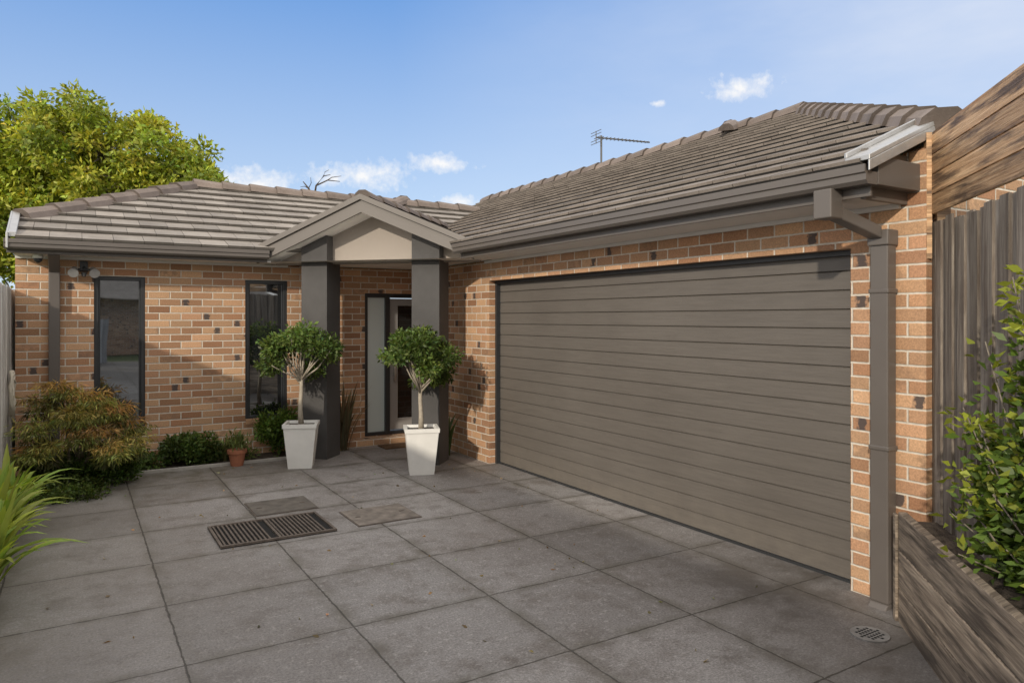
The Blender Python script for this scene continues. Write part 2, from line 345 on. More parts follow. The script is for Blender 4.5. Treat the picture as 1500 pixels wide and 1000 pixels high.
f.box(3.83,3.85,2.40,7.42,ZS-.002,2.60); f.box(-.6,2.05,9.18,9.2,ZS-.002,2.58)
f.prism(gp,(3.83,2.36,2.495),(-1,0,0),(0,0,1),(0,5.06,0)); f.prism(gp,(-.62,9.18,2.475),(0,-1,0),(0,0,1),(2.67,0,0))
f.box(3.85,4.27,2.44,2.475,ZS-.01,2.72)
f.box(3.85,4.27,2.365,2.44,2.50,2.66)
f.build('gutters',M_trim,house,bevel=.003)
f=MB()
f.box(3.72,3.83,2.57,2.69,2.33,2.50)
f.obox((3.75,2.585,2.35),(.40,-.06,-.12),(0,.085,0),(0,0,.075))
f.box(4.165,4.255,2.50,2.615,0.03,2.27); f.box(4.15,4.262,2.49,2.625,2.19,2.285)
for z in (1.9,.95): f.box(4.158,4.262,2.492,2.623,z,z+.03)
f.obox((4.165,2.50,.03),(-.05,0,-.05),(0,.115,0),(.09,0,0))
f.box(-.24,-.13,9.52,9.59,.03,2.28); f.obox((-.24,9.52,2.26),(.11,0,0),(0,-.32,.17),(0,.07,0.07))
f.build('downpipes',M_trim,house,bevel=.008)
# ----- roof tiles
def tiles(mb,o,along,up,length,depth,wt=.30,ex=.32,th=.034,riser=(.30,.30),back=.55,split=.42):
    o=Vector(o); al=Vector(along).normalized(); up=Vector(up).normalized(); nn=al.cross(up)
    if nn.z<0: nn=-nn
    rows=int(depth/ex)+1; nt=int(length/wt)+2
    for r in range(rows):
        sh=(wt*.5 if r%2 else 0); rk=random.uniform(.93,1.07)
        for k in range(-1,nt):
            x0=k*wt+sh; x1=min(x0+wt-.004,length); x0=max(x0,0)
            if x1-x0<.02: continue
            v0=r*ex-.02+random.uniform(-.003,.003); v1=v0+ex+.05; dz=random.uniform(-.002,.002)
            h1=th+.012+dz; h0=.006+dz
            a=o+al*x0+up*v0; b=o+al*x1+up*v0; c=o+al*x1+up*v1; d=o+al*x0+up*v1
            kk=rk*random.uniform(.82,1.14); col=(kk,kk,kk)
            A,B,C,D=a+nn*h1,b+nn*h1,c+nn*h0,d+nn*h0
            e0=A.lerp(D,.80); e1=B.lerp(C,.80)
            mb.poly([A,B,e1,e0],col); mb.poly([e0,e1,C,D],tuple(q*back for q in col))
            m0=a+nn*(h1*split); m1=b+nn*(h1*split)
            mb.poly([m0,m1,B,A],tuple(q*riser[0] for q in col)); mb.poly([a,b,m1,m0],tuple(q*riser[1] for q in col))  # vertex tint paints shade: dark lower riser stands for the gap shadow
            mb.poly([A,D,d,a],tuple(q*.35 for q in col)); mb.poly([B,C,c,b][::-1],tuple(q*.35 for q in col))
P_=.42
r=MB(); tiles(r,(3.745,2.39,2.60),(0,1,0),(1,0,P_),16.2,4.65,riser=(1.15,.07),back=.7,th=.034,split=.55)  # upper riser tinted brighter as if catching sun, lower one as shadow line
r.poly([(3.745,2.39,2.598),(3.745,18.6,2.598),(8,14.3,4.384),(8,5.9,4.384),(4.5,2.39,2.913)],(.3,.3,.3))
r.build('roof_tiles',M_tile2,house,clips=[((8,0,0),(1,0,0)),((4.5,2.39,0),(1,-1,0)),((8,14.3,0),(1,1,0)),((0,2.39,0),(0,-1,0))])
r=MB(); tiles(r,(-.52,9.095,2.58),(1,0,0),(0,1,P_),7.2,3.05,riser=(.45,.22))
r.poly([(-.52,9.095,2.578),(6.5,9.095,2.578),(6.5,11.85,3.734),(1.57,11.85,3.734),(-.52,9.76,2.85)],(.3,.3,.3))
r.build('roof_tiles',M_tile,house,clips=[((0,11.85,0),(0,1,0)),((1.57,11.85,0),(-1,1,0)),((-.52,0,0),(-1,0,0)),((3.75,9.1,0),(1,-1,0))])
r=MB()
r.poly([(4.5,2.39,2.913),(11.5,2.39,2.913),(8,5.9,4.384)]); r.poly([(11.5,2.39,2.913),(11.5,2.39,2.6),(12.25,2.39,2.6),(12.25,18.5,2.6),(8,14.3,4.384),(8,5.9,4.384)]); r.poly([(8,14.3,4.384),(12.25,18.5,2.6),(3.75,18.5,2.6)])
r.poly([(-.52,9.76,2.85),(1.57,11.85,3.734),(-.52,13.94,2.85)]); r.poly([(1.57,11.85,3.734),(6.5,11.85,3.734),(6.5,14.6,2.58),(-.52,14.6,2.58),(-.52,13.94,2.85)])
r.build('roof_back',M_tile2,house)
# ----- portico (diagonal)
tn=Vector((.7071,-.7071,0)); nn=Vector((-.7071,-.7071,0)); C0=Vector((3.20,8.525,0))
def pp(s,z,off=.355): return C0+nn*off+tn*s+Vector((0,0,z))
for sg in(1,-1):
    r=MB(); tiles(r,pp(1.36*sg,2.605,.37),-nn,(-tn*sg)+Vector((0,0,P_)),2.9,1.47,ex=.32)
    r.build('portico_roof',M_tile2,house,clips=[(tuple(pp(0,0)),tuple(-tn*sg))])
f=MB()
for sg in(1,-1):
    a=pp(0,3.20,.36); b_=pp(1.40*sg,3.20-.42*1.40,.36)
    f.obox(a-Vector((0,0,.185)),b_-a,nn*.03,(0,0,.185))
    a=pp(0,3.215,.385); b_=pp(1.41*sg,3.215-.42*1.41,.385)
    f.obox(a-Vector((0,0,.05)),b_-a,nn*.035,(0,0,.065))
    a=pp(0,3.02,.34); b_=pp(1.38*sg,3.02-.42*1.38,.34)
    f.obox(a,b_-a,nn*-.36,(0,0,.015),mi=1)
f.build('barge_boards',[M_trimL,M_soffit],house)
f=MB(); f.prism([(-1.36,2.43),(1.36,2.43),(1.36,2.455),(0,3.025),(-1.36,2.455)],C0+nn*.02,tn,(0,0,1),-nn*.08)
f.build('gable_infill',M_infill,house)
f=MB()
for s_ in(-.735,.735):
    f.prism([(-.175,0),(.175,0),(.175,3.01-.42*(abs(s_+.175))),(-.175,3.01-.42*(abs(s_-.175)))],C0+tn*s_+nn*.175,tn,(0,0,1),-nn*.35)
f.build('portico_columns',M_col,house,bevel=.006)
def ridge(mb,a,b,rad=.115,L=.40):
    a=Vector(a); b=Vector(b); d=(b-a); n=max(1,int(d.length/L)); u=d.normalized(); sd=u.cross(Vector((0,0,1))).normalized(); up=sd.cross(u)
    for i in range(n):
        p0=a+d*(i/n)-u*.02; p1=a+d*((i+1)/n)+u*.03; col=rc(.8,1.2); A=[];B=[]
        pr=[(-1.15,-.45),(-.95,.12),(-.45,.52),(.45,.52),(.95,.12),(1.15,-.45)]
        for q in pr:
            A.append(p0+sd*q[0]*rad*1.16+up*(q[1]*rad*1.16+.034)); B.append(p1+sd*q[0]*rad*.93+up*(q[1]*rad*.93+.018))
        for k in range(5): mb.poly([A[k],A[k+1],B[k+1],B[k]],col)
        mb.poly(A,tuple(c*.45 for c in col)); mb.poly(B[::-1],tuple(c*.45 for c in col))
r=MB()
ridge(r,(4.42,2.31,2.90),(8,5.9,4.41)); ridge(r,(8,5.9,4.41),(8,14.3,4.41)); ridge(r,(-.50,9.78,2.88),(1.57,11.85,3.76)); ridge(r,(1.57,11.85,3.76),(6.45,11.85,3.76))
ridge(r,tuple(pp(0,3.205,.34)),(5.1,10.42,3.205),.08)
ridge(r,(8.05,7.2,4.49),(9.2,7.2,4.49)); ridge(r,(8.05,7.15,4.49),(7.5,6.75,4.30),.1); ridge(r,(5.0,11.9,3.82),(5.0,13.0,3.82)); ridge(r,(5.0,11.9,3.82),(4.7,11.6,3.70),.1)
r.build('ridge_caps',M_ridge,house)
f=MB()
f.obox((3.72,2.335,2.62),(.76,0,.32),(0,.15,0),(0,0,.03)); f.obox((3.72,2.335,2.56),(.76,0,.32),(0,.012,0),(0,0,.06)); f.obox((3.72,2.47,2.65),(.76,0,.32),(0,.02,0),(0,0,.03))
f.obox((-.58,9.08,2.60),(0,.75,.315),(.07,0,0),(0,0,.05)); f.obox((-.60,9.06,2.48),(0,.75,.315),(.02,0,0),(0,0,.16))
f.build('flashings',M_zinc,house,bevel=.004)
# antenna
f=MB(); bp=Vector((7.95,10.0,4.35))
f.tube([bp,bp+Vector((0,0,.62))],.018,8); B0=bp+Vector((0,0,.58))
f.tube([B0+Vector((-.1,.02,0)),B0+Vector((.95,-.2,.0))],.014,6)
for i in range(14):
    q=B0+Vector((-.08+.075*i,.02-.0157*i,0)); L_=.22-.008*i
    f.tube([q-Vector((.04,.2,0))*L_*2.5,q+Vector((.04,.2,0))*L_*2.5],.006,5)
for dz in(-.1,-.05,.05,.1): f.tube([B0+Vector((-.12,-.15,dz)),B0+Vector((-.08,.19,dz))],.006,5)
f.tube([B0+Vector((-.1,.02,-.11)),B0+Vector((-.1,.02,.11))],.008,5)
f.build('tv_antenna',paint('antenna_metal',(.12,.12,.12),.5),None)
f=MB()
f.box(.06,.14,9.55,9.598,2.28,2.40); f.tube([(.1,9.56,2.33),(.1,9.47,2.30)],.018)
f.tube([(.04,9.47,2.30),(.16,9.47,2.30)],.012)
for s_ in(-1,1):
    p=Vector((.1+.09*s_,9.46,2.29)); f.tube([p+Vector((0,.05,.02)),p+Vector((.01*s_,-.03,-.02)),p+Vector((.015*s_,-.06,-.035))],[.03,.045,.055],12,mi=1)
f.tube([(.1,9.45,2.26),(.1,9.44,2.22)],[.03,.02],10)
f.build('security_light',[M_dark,M_zinc],None)
f=MB(); f.tube([(-.33,9.35,2.44),(-.33,9.35,2.40)],.05,16); f.tube([(-.33,9.35,2.40),(-.33,9.35,2.37),(-.33,9.35,2.35)],[.045,.035,.012],16,mi=1)
f.build('security_camera',[M_white,M_dark],None,True)
# ================================================================= FENCES
def palings(mb,p0,p1,z0,z1,wd=.10,nrm=None,jit=.015,lap=.014):
    p0=Vector((*p0,0)); p1=Vector((*p1,0)); d=p1-p0; u=d.normalized(); n=int(d.length/(wd*.93)); nrm=Vector((*nrm,0))
    for i in range(n):
        o=p0+u*(i*wd*.93)+nrm*(lap if i%2 else 0); zt=z1+random.uniform(-jit,jit)
        mb.obox((o.x,o.y,z0),u*wd,nrm*.013,(random.uniform(-.004,.004),0,zt-z0),(random.random(),)*3)
fn=(-.7071,.7071)
F=empty('timber_fence'); f=MB(); palings(f,(4.34,2.32),(1.9,-.12),0.4,2.30,.095,fn,.022); f.build('palings',M_paling,F)
f=MB()
for z in(.75,1.35,1.95): f.obox((4.37,2.30,z),(-2.44,-2.44,0),(.035,-.035,0),(0,0,.07),(random.random(),)*3)
f.build('rails',M_paling,F)
F=empty('slatted_screen'); f=MB()
u=Vector((-.7071,-.7071,0)); N=Vector((-.7071,.7071,0))
for i in range(4):
    z=2.36+i*.117
    f.obox(Vector((4.345,2.335,z)),u*3.3,N*.02,(0,0,.109),((.35,.9,.55,1.0)[i],)*3)
f.build('slats',M_slat,F)
f=MB()
for k in (0.0,1.65,3.2): f.obox(Vector((4.345,2.335,2.0))+u*k-N*.075,u*.07,N*.07,(0,0,.83),(.6,.6,.6))
f.obox(Vector((4.36,2.35,2.83)),u*3.3,N*-.09,(0,0,.022),(.8,.8,.8))
f.build('posts',M_slat,F)
f=MB(); f.obox(Vector((4.33,2.345,2.1)),u*.05,N*.03,(0,0,.74),(.9,.9,.9)); f.build('edge_batten',M_slat,F)
F=empty('sleeper_retaining_wall'); f=MB()
for i in range(3):
    z=-.03+i*.222
    st=Vector((4.08,2.39,z)); f.obox(st,u*2.3,-N*.05,(0,0,.217),(random.uniform(.3,1),)*3); f.obox(st+u*2.31,u*1.2,-N*.05,(0,0,.217),(random.random(),)*3)
f.obox(Vector((4.10,2.41,.0)),u*.05,N*.02,(0,0,.62),(.5,.5,.5))
f.build('sleepers',M_sleeper,F,bevel=.008)
f=MB(); a=Vector((4.12,2.35,.58)); f.poly([a,a+u*3.4,a+u*3.4-N*.24,a-N*.24]); f.build('garden_bed',M_soil)
F=empty('paling_fence'); f=MB(); palings(f,(-.61,13),(-.61,-9),0.0,2.08,.10,(1,0)); f.build('palings',M_palL,F)
f=MB(); f.box(-.69,-.63,-9,13,1.6,1.67,(.5,)*3); f.box(-.69,-.63,-9,13,.4,.47,(.5,)*3); f.build('rails',M_palL,F)
nb=empty('neighbour_house'); f=MB(); f.box(-9,9,-26,-20,0,2.7); f.build('walls',M_brick,nb)
f=MB(); f.poly([(-9.6,-19.4,2.7),(9.6,-19.4,2.7),(6.5,-23,4.3),(-6.5,-23,4.3)]); f.poly([(-9.6,-26.6,2.7),(-6.5,-23,4.3),(6.5,-23,4.3),(9.6,-26.6,2.7)]); f.poly([(9.6,-19.4,2.7),(9.6,-26.6,2.7),(6.5,-23,4.3)]); f.poly([(-9.6,-19.4,2.7),(-6.5,-23,4.3),(-9.6,-26.6,2.7)]); f.build('roof',M_tile,nb)
f=MB()
for x in(-6,-1,4): f.box(x,x+1.6,-20.0,-19.97,.9,2.1)
f.build('windows',M_glass,nb)
F=empty('street_fence'); f=MB(); palings(f,(-9,-13),(1.2,-13),0,1.7,.1,(0,1)); f.build('palings',M_palL,F)
# ================================================================= PAVING DETAILS
F=empty('drain_grate'); f=MB(); X0,X1,Ya,Yb=.95,1.85,5.79,6.42
f.box(X0,X1,Ya,Yb,.002,.006,mi=1)
for (a,b_,c,d) in((X0,X1,Ya,Ya+.025),(X0,X1,Yb-.025,Yb),(X0,X0+.02,Ya+.025,Yb-.025),(X1-.02,X1,Ya+.025,Yb-.025),(1.39,1.41,Ya+.025,Yb-.025)): f.box(a,b_,c,d,.0065,.022)
for hx in(X0+.02,1.41):
    for i in range(11):
        x=hx+.012+i*.0335
        f.box(x,x+.014,Ya+.025,Yb-.025,.008,.019)
M_iron=paint('cast_iron',(.13,.105,.088),.7,.4,25,.4,80)
f.build('bars',[M_iron,M_black],F)
def cover(X0,X1,Ya,Yb,m,nm):
    f=MB(); f.box(X0,X1,Ya,Yb,.001,.006,mi=1); f.box(X0+.010,X1-.010,Ya+.010,Yb-.010,.0065,.010)
    for s_ in(.15,.85): f.box(X0+(X1-X0)*s_-.02,X0+(X1-X0)*s_+.02,(Ya+Yb)/2-.012,(Ya+Yb)/2+.012,.0105,.013,mi=1)
    f.build(nm,[m,M_iron],None)
cover(1.37,1.93,6.58,7.1,paint('cover_dark',(.135,.120,.105),.75,.35,12,.4,90),'pit_cover'); cover(2.04,2.62,5.81,6.34,paint('cover_concrete',(.22,.190,.165),.8,.4,10,.4,90),'pit_cover')
f=MB(); f.tube([(3.76,2.36,.001),(3.76,2.36,.008)],.10,28)
for i in range(-3,4):
    for j in range(-3,4):
        if i*i+j*j<10: f.box(3.76+i*.024-.007,3.76+i*.024+.007,2.36+j*.024-.007,2.36+j*.024+.007,.0085,.0095,mi=1)
f.build('floor_drain',[paint('drain_metal',(.26,.25,.24),.6,.2,20),M_black],None)
f=MB(); f.obox((3.55,9.05,.002),(.75,0,0),(0,.30,0),(0,0,.015)); f.build('door_mat',soil_mat('coir',(.10,.06,.035),(.22,.13,.07),60),None)
# ================================================================= POTTED TREES
def pot_tree(base,rot,seed,h_pot=.52,crown=(0,0,1.32),cr=(.44,.44,.40),open_=False,n=6000):
    e=empty('potted_topiary_tree'); B=Vector(base); R=Matrix.Rotation(rot,3,'Z'); rs=random.Random(seed)
    f=MB(); a,b_,t_=.135,.182,.02
    def ring(r,z): return [B+R@Vector((sx*r,sy*r,z)) for sx,sy in((-1,-1),(1,-1),(1,1),(-1,1))]
    O0,O1=ring(a,.0),ring(b_,h_pot-.045); O2,O3=ring(b_+.010,h_pot-.045),ring(b_+.012,h_pot); I1,I0=ring(b_-t_,h_pot),ring(b_-t_-.02,h_pot-.05)
    for A_,B_ in((O0,O1),(O1,O2),(O2,O3),(O3,I1),(I1,I0)):
        for k in range(4): f.poly([A_[k],A_[(k+1)%4],B_[(k+1)%4],B_[k]])
    f.poly(O0[::-1]); f.build('pot',M_white,e)
    f=MB(); f.poly([B+R@Vector((sx*(b_-.03),sy*(b_-.03),h_pot-.03)) for sx,sy in((-1,-1),(1,-1),(1,1),(-1,1))]); f.build('potting_soil',M_soil,e)
    f=MB(); C=B+Vector(crown); bz=crown[2]-(cr[2]*.55)
    tr=[B+Vector((0,0,h_pot-.06)),B+Vector((rs.uniform(-.03,.03),0,h_pot+.15)),B+Vector((rs.uniform(-.03,.03),.01,bz-.15)),B+Vector((crown[0]*.3,crown[1]*.3,bz))]
    f.tube(tr,[.036,.027,.024,.022],8); T=tr[-1]
    cl=[]
    for i in range(14):
        az=2*math.pi*i*.618+rs.uniform(-.3,.3); el=rs.uniform(-.15 if not open_ else -.35,1.2) if i else 1.5
        d=Vector((math.cos(az)*math.cos(el),math.sin(az)*math.cos(el),math.sin(el)))
        tip=C+Vector((d.x*cr[0],d.y*cr[1],d.z*cr[2]))*rs.uniform(.6,.78)
        st=T-Vector((0,0,rs.uniform(0,.12))); mid=st.lerp(tip,.5)+Vector((rs.uniform(-.04,.04),rs.uniform(-.04,.04),-.03))
        f.tube([st,mid,tip],[.013,.009,.004],6)
        k=rs.uniform(.7,1.35); cl.append((tuple(tip),(.17*rs.uniform(.75,1.2),.17*rs.uniform(.75,1.2),.13*rs.uniform(.7,1.15)),(.105*k,.160*k,.038*k)))
    for i in range(9 if not open_ else 6):
        d=Vector((rs.gauss(0,1),rs.gauss(0,1),rs.gauss(0,.8)+(.3 if open_ else 0))).normalized()
        p=C+Vector((d.x*cr[0],d.y*cr[1],d.z*cr[2]))*.76; k=rs.uniform(.8,1.6); cl.append((tuple(p),(.13,.13,.11),(.12*k,.175*k,.04*k)))
    f.build('trunk',M_barkp,e,True)
    P,D,col,rr=clump_pts(cl,n,.5); D[:,2]-=.25
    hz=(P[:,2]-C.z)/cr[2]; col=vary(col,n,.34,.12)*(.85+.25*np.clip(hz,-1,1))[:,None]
    leaves('leaves',P,D,rng.uniform(.04,.07,n),rng.uniform(.018,.030,n),col,e)
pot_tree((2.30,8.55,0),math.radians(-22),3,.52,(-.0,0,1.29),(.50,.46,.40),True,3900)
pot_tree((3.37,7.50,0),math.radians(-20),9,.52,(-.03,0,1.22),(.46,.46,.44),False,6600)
e=empty('terracotta_pot_plant'); f=MB(); c=Vector((1.66,9.0,0)); f.tube([c,c+Vector((0,0,.15)),c+Vector((0,0,.15)),c+Vector((0,0,.19)),c+Vector((0,0,.185))],[.07,.098,.112,.115,.09],20); f.build('pot',M_terra,e,False)
n=260; P=np.array([1.66,9.0,.2])+rng.normal(size=(n,3))*[.06,.06,.05]+[0,0,.06]; D=rng.normal(size=(n,3))*.5+[0,0,1]; leaves('leaves',P,D,.08,.015,vary(np.tile([.15,.19,.06],(n,1)),n,.3),e)
def straps(name,cen,n,L,W,col,spread=.8,seed=1,erect=1.0):
    rs=random.Random(seed); f=MB()
    for i in range(n):
        az=rs.uniform(0,2*math.pi); l=L*rs.uniform(.6,1.1); out=spread*rs.uniform(.25,1); k=rs.uniform(.6,1.4); c=(col[0]*k*rs.uniform(.9,1.3),col[1]*k,col[2]*k)
        p0=Vector(cen)+Vector((rs.uniform(-.06,.06),rs.uniform(-.06,.06),0)); d=Vector((math.cos(az),math.sin(az),0)); sd=Vector((-d.y,d.x,0)); prev=None
        for j in range(8):
            t_=j/7; p=p0+d*(l*out*t_**1.3)+Vector((0,0,l*erect*(t_*1.15-.75*out*t_**2.4))); wd=W*(.6+2.2*t_*(1-t_))*(1-t_**4)+.001
            p.x=max(p.x,-.575)
            cur=(p-sd*wd*.5+Vector((0,0,.2*wd)),p,p+sd*wd*.5+Vector((0,0,.2*wd)))
            if prev: f.poly([prev[0],prev[1],cur[1],cur[0]],c); f.poly([prev[1],prev[2],cur[2],cur[1]],c)
            prev=cur
    return f.build(name,M_leaf,None,True)
for i,yy in enumerate((7.3,6.8,6.3,5.8,5.3)): straps('agapanthus_plant',(-.48,yy,.07),52,.60,.058,(.30,.42,.08),.9,4+i)
straps('dracaena_plant',(3.05,9.3,.0),44,.95,.032,(.13,.12,.07),.45,14); straps('dracaena_plant',(4.05,8.3,0),34,.6,.03,(.09,.14,.05),.5,15)
straps('grassy_plant',(1.55,9.35,.0),60,.35,.012,(.15,.17,.07),.7,16)
# ================================================================= SHRUBS
def shrub(name,cl,n,L,W,down=0.0,va=.28,sh=.5):
    e=empty(name); P,D,col,rr=clump_pts(cl,n,sh); D[:,2]+=down
    P[:,2]=np.maximum(P[:,2],.02)
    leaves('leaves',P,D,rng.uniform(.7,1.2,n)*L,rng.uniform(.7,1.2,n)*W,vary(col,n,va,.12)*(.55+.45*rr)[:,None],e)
    return e
def stems(e,base,tips,r=.012,m=None):
    f=MB()
    for tp in tips:
        b=Vector(base)+Vector((random.uniform(-.05,.05),random.uniform(-.05,.05),0)); tp=Vector(tp); md=b.lerp(tp,.55)+Vector((random.uniform(-.05,.05),random.uniform(-.05,.05),.08))
        f.tube([b,md,tp],[r,r*.7,r*.3],6)
    f.build('stems',m or M_bark,e,True)
cl=[]; rs=random.Random(5)
pads=[(-.14,8.75,1.06,.22),(.12,8.7,.96,.24),(-.34,8.8,.92,.18),(.34,8.62,.82,.22),(0,8.5,.80,.24),(-.3,8.55,.70,.22),(.48,8.72,.66,.22),(.15,8.4,.62,.24),(-.2,8.4,.50,.20),(.54,8.5,.49,.2),(-.36,8.6,.46,.16),(.30,8.3,.46,.2),(.0,9.0,.8,.3)]
for x,y,z,r_ in pads:
    k=rs.uniform(.75,1.35); warm=rs.random()
    cl.append(((x,y,z),(r_,r_,.05),((.33+.15*warm)*k,(.33-.07*warm)*k,.09*k)))
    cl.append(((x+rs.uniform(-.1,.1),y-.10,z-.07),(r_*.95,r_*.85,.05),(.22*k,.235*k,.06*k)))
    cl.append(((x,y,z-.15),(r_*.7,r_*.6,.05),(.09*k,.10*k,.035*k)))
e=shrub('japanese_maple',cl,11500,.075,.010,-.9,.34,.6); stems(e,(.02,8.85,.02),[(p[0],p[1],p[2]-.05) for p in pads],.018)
def hedge(name,x0,x1,y0,y1,h,col,n,L=.035,W=.022,seed=1):
    rs=random.Random(seed); cl=[]
    m=int((x1-x0)*(y1-y0)/(.018))+4
    for i in range(m):
        k=rs.uniform(.6,1.4); z=h*rs.uniform(.25,.85); cl.append(((rs.uniform(x0,x1),rs.uniform(y0,y1),z),(.12,.12,h*.25+.03),(col[0]*k,col[1]*k,col[2]*k)))
    return shrub(name,cl,n,L,W,.2)
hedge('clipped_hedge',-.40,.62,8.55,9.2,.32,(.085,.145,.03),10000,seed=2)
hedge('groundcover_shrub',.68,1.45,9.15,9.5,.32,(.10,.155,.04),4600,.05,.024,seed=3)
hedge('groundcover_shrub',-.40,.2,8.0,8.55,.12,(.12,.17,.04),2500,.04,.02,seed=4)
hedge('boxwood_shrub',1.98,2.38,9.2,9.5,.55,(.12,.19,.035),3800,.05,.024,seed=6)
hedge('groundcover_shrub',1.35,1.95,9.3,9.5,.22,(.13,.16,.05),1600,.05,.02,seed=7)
# right-hand bush
e=empty('laurel_bush'); rs=random.Random(11); Ps=[];Ds=[];Cs=[]; f=MB()
for i in range(112):
    k=rs.uniform(.48,1.30); b=Vector((4.16-k,2.07-k,.58))+Vector((rs.uniform(-.04,.04),rs.uniform(-.04,.04),0))
    hm=1.36 if k>.70 else .80
    hgt=rs.uniform(.15,1)*hm; az=rs.uniform(0,2*math.pi); out=rs.uniform(.03,.2)
    tip=b+Vector((math.cos(az)*out-.08,math.sin(az)*out+.08,hgt)); md=b.lerp(tip,.5)+Vector((rs.uniform(-.05,.05),rs.uniform(-.05,.05),0)); f.tube([b,md,tip],[.007,.005,.003],5)
    nl=int(hgt*95)+24
    for j in range(nl):
        t_=rs.uniform(.0,1); p=(b.lerp(md,t_*2) if t_<.5 else md.lerp(tip,t_*2-1)); d=Vector((rs.gauss(0,1),rs.gauss(0,1),rs.gauss(.25,.5))).normalized()
        side=p+d*rs.uniform(.0,.10); q=rs.uniform(.45,1.25)*(.7+.5*t_); new=1 if t_>.85 else 0
        Ps.append(tuple(side)); Ds.append(tuple(d)); Cs.append(((.135+.14*new)*q,(.215+.10*new)*q,(.04)*q))
f.build('stems',M_bark,e,True); n=len(Ps)
leaves('leaves',np.array(Ps),np.array(Ds),rng.uniform(.04,.07,n),rng.uniform(.022,.036,n),np.array(Cs),e)
# ================================================================= BIG TREE
def tree(name,base,clist,trunk_h,n,L,W,cola,colb,seed,subr=1.0,r0=.25):
    e=empty(name); rs=random.Random(seed); cl=[]; f=MB(); B=Vector(base); T=B+Vector((0,0,trunk_h)); f.tube([B,B.lerp(T,.5)+Vector((.1,.05,0)),T],[r0,r0*.8,r0*.7],10)
    for (c,R,m) in clist:
        c=Vector(c); f.tube([T,T.lerp(c,.5)+Vector((rs.uniform(-.2,.2),rs.uniform(-.2,.2),.2)),c],[r0*.45,r0*.25,r0*.08],7)
        for i in range(m):
            d=Vector((rs.gauss(0,1),rs.gauss(0,1),rs.gauss(.15,1))).normalized(); rad=rs.uniform(.62,1.08)
            p=c+Vector((d.x*R[0],d.y*R[1],d.z*R[2]))*rad
            if i%3==0: f.tube([c,c.lerp(p,.5)+Vector((0,0,.1)),p],[r0*.09,r0*.05,r0*.02],5)
            s_=rs.uniform(.22,.5)*subr; q=rs.random(); k=rs.uniform(.75,1.2); cc=tuple((a*(1-q)+b*q)*k for a,b in zip(cola,colb)); cl.append((tuple(p),(s_,s_,s_*.75),cc))
    f.build('trunk',M_bark,e,True); P,D,col,rr=clump_pts(cl,n,.55); D[:,2]-=.3
    leaves('foliage',P,D,rng.uniform(.7,1.3,n)*L,rng.uniform(.7,1.3,n)*W,vary(col,n,.28,.1),e); return e
def W_(px,py,d):
    u_=(px-750)/FP; v_=(466-py)/FP; p=Fv*d+Rv*(u_*d); return Vector((p.x,p.y,H+v_*d))
D0=18
cl=[(W_(45,240,D0),(1.7,1.6,1.35),62),(W_(150,230,D0),(1.8,1.7,1.4),62),(W_(222,275,D0),(1.65,1.6,1.35),58),(W_(266,300,D0),(1.1,1.2,.95),38),(W_(10,300,D0),(1.7,1.7,1.7),50),(W_(120,320,D0),(2.0,1.9,1.6),60),(W_(-40,250,D0),(1.6,1.6,1.5),40),(W_(0,400,D0),(1.3,1.3,1.2),30)]
tree('leafy_tree',W_(110,560,D0).xy.to_3d(),cl,3.2,66000,.15,.070,(.50,.50,.07),(.24,.32,.05),21,1.0,.28)
e=empty('bare_tree'); f=MB(); base=W_(462,466,20); b0=Vector((base.x,base.y,0)); T=W_(460,292,20); f.tube([b0,b0.lerp(T,.5)+Vector((.1,0,0)),T],[.12,.09,.04],8)
f.tube([T,W_(452,276,20),W_(444,266,20)],[.035,.028,.012],6); f.tube([T,W_(463,272,20),W_(474,258,20),W_(484,256,20)],[.035,.024,.016,.008],6)
f.tube([W_(463,272,20),W_(480,264,20),W_(498,266,20)],[.022,.017,.008],6); f.tube([W_(480,264,20),W_(486,260,20),W_(500,258,20)],[.015,.012,.006],5)
f.tube([W_(452,276,20),W_(456,268,20),W_(455,260,20)],[.016,.010,.006],5); f.tube([W_(452,276,20),W_(446,273,20),W_(440,274,20)],[.016,.010,.006],5); f.tube([W_(474,258,20),W_(476,252,20),W_(482,249,20)],[.014,.010,.006],5)
f.build('branches',paint('dark_bark',(.07,.055,.045),.9,.2),e,True)
tree('street_tree',(-6,-30,0),[((-6,-30,5.5),(3,3,2.5),50),((-3,-31,5),(2.2,2,2),30)],3,5000,.45,.25,(.15,.2,.05),(.10,.16,.035),31,2.2,.3)
tree('street_tree',(7,-32,0),[((7,-32,6),(3.2,3,3),50)],3,4000,.45,.25,(.15,.2,.05),(.10,.16,.035),33,2.4,.3)
f=MB(); pts=[]
for i in range(150):
    a=i*.22; rr=.15+.012*math.sin(i*.7); pts.append((-.545+.010*math.sin(i*1.3)+.015*(i/150),9.0+rr*.9*math.cos(a),1.0+rr*1.5*math.sin(a)-.002*i*.3))
f.tube(pts,.013,7); f.build('garden_hose',paint('hose_cream',(.60,.55,.45),.5,.1),None,True)
n=110; P=np.stack([rng.uniform(-.3,4.1,n),rng.uniform(1.5,9.0,n),np.full(n,.006)],1); D=rng.normal(size=(n,3))*[1,1,.08]
leaves('fallen_leaves',P,D,rng.uniform(.02,.05,n),rng.uniform(.012,.022,n),vary(np.tile([.38,.30,.18],(n,1)),n,.4,.2),None,fold=.1)
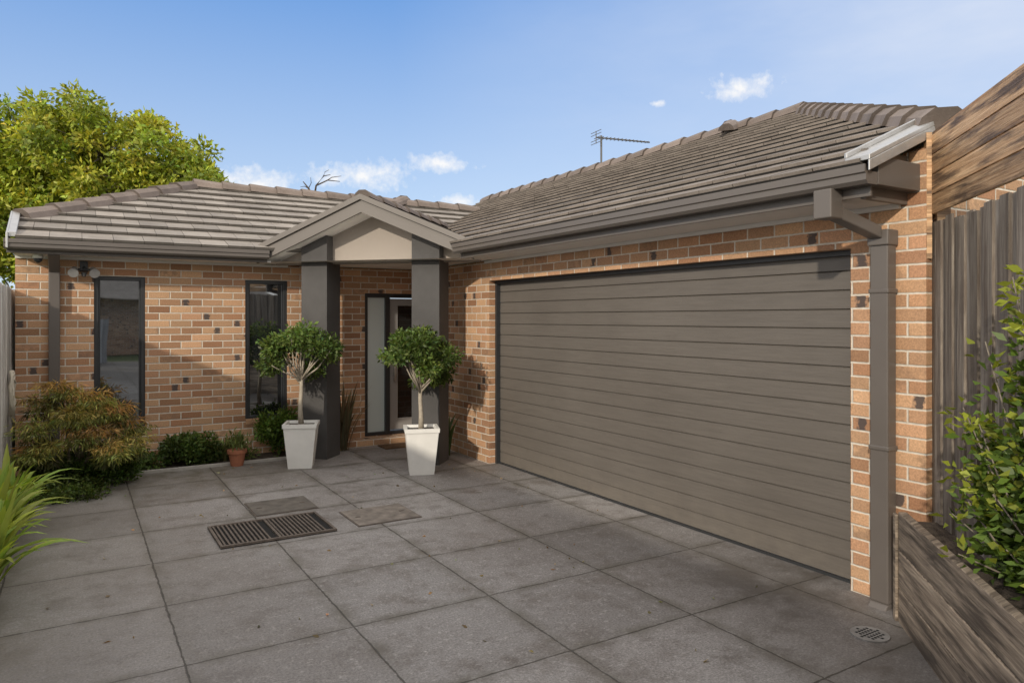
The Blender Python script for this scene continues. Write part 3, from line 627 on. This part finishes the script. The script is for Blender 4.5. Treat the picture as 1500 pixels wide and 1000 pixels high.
# ================================================================= LIGHT
EL=math.radians(21); AZ=math.radians(236)
sv=Vector((math.sin(AZ)*math.cos(EL),math.cos(AZ)*math.cos(EL),math.sin(EL)))
sl=bpy.data.lights.new('sun','SUN'); sl.energy=2.8; sl.angle=math.radians(1.5); sl.color=(1,.90,.75); so=bpy.data.objects.new('sun',sl); S.collection.objects.link(so)
so.rotation_euler=sv.to_track_quat('Z','Y').to_euler(); so.location=(-10,-8,12)
Wd=bpy.data.worlds.new('World'); S.world=Wd; Wd.use_nodes=True; t=NT(Wd); bg=t.n['Background']
ST=.15
sky=t.new('ShaderNodeTexSky',sky_type='NISHITA'); sky.sun_disc=False; sky.sun_elevation=EL; sky.sun_rotation=AZ; sky.altitude=50; sky.air_density=1.0; sky.dust_density=.6; sky.ozone_density=2.0
dirv=t.V('NORMALIZE',t.new('ShaderNodeTexCoord').outputs['Generated']); dz=t.sep(dirv)[2]
def sc(c): return tuple(v/ST for v in c)
nz=t.noise(dirv,22,6,.62); nz2=t.noise(dirv,60,4,.6); cir=t.noise(t.V('MULTIPLY',dirv,(1,1,3)),2.5,5,.6)
grad=t.mix(t.ramp(dz,.08,.42),sc((.62,.76,.96)),sc((.15,.36,.80)))
c0=t.mix(.80,sky.outputs[0],grad)
side=t.V('DOT_PRODUCT',dirv,tuple(Rv)); fwd=t.V('DOT_PRODUCT',dirv,tuple(Fv))
hz=t.M('MULTIPLY',t.ramp(side,-.15,.55),t.ramp(cir,.35,.65,.55,1.0)); c0=t.mix(t.M('MULTIPLY',hz,.85),c0,sc((.72,.79,.93)))
fill_veil=t.M('MAXIMUM',t.ramp(fwd,.42,-.05),t.ramp(dz,.48,.70)); fill_veil=t.M('MULTIPLY',fill_veil,t.ramp(cir,.3,.6,.82,1.0)); c0=t.mix(fill_veil,c0,sc((1.34,1.28,1.20)))  # unseen bright haze, added behind camera and overhead as neutral fill light
mask=None
for px,py,rx,rz in((385,270,.060,.023),(530,257,.066,.022),(490,262,.035,.012),(637,241,.050,.015),(672,295,.034,.011),(1084,127,.046,.015),(1068,135,.030,.012),(962,152,.012,.005),(755,292,.02,.004)):
    c=(Fv+Rv*((px-750)/FP)+Vector((0,0,(466-py)/FP))).normalized()
    dlt=t.V('SUBTRACT',dirv,tuple(c)); hx=t.V('DOT_PRODUCT',dlt,tuple(Rv)); s3=t.sep(dlt)
    rr=t.M('SQRT',t.M('ADD',t.M('POWER',t.M('ABSOLUTE',t.M('DIVIDE',hx,rx)),2.0),t.M('POWER',t.M('ABSOLUTE',t.M('DIVIDE',s3[2],rz)),2.0)))
    fr=t.V('DOT_PRODUCT',dirv,tuple(c))
    v=t.M('ADD',t.M('SUBTRACT',1.0,rr),t.M('MULTIPLY',t.M('SUBTRACT',t.M('ADD',t.M('MULTIPLY',nz,.5),t.M('MULTIPLY',nz2,.5)),.5),4.0))
    v=t.M('MULTIPLY',t.ramp(v,.05,1.1),t.M('GREATER_THAN',fr,.5)); mask=v if mask is None else t.M('MAXIMUM',mask,v)
c0=t.mix(t.M('MULTIPLY',mask,.92),c0,sc((1.0,.99,.98)))
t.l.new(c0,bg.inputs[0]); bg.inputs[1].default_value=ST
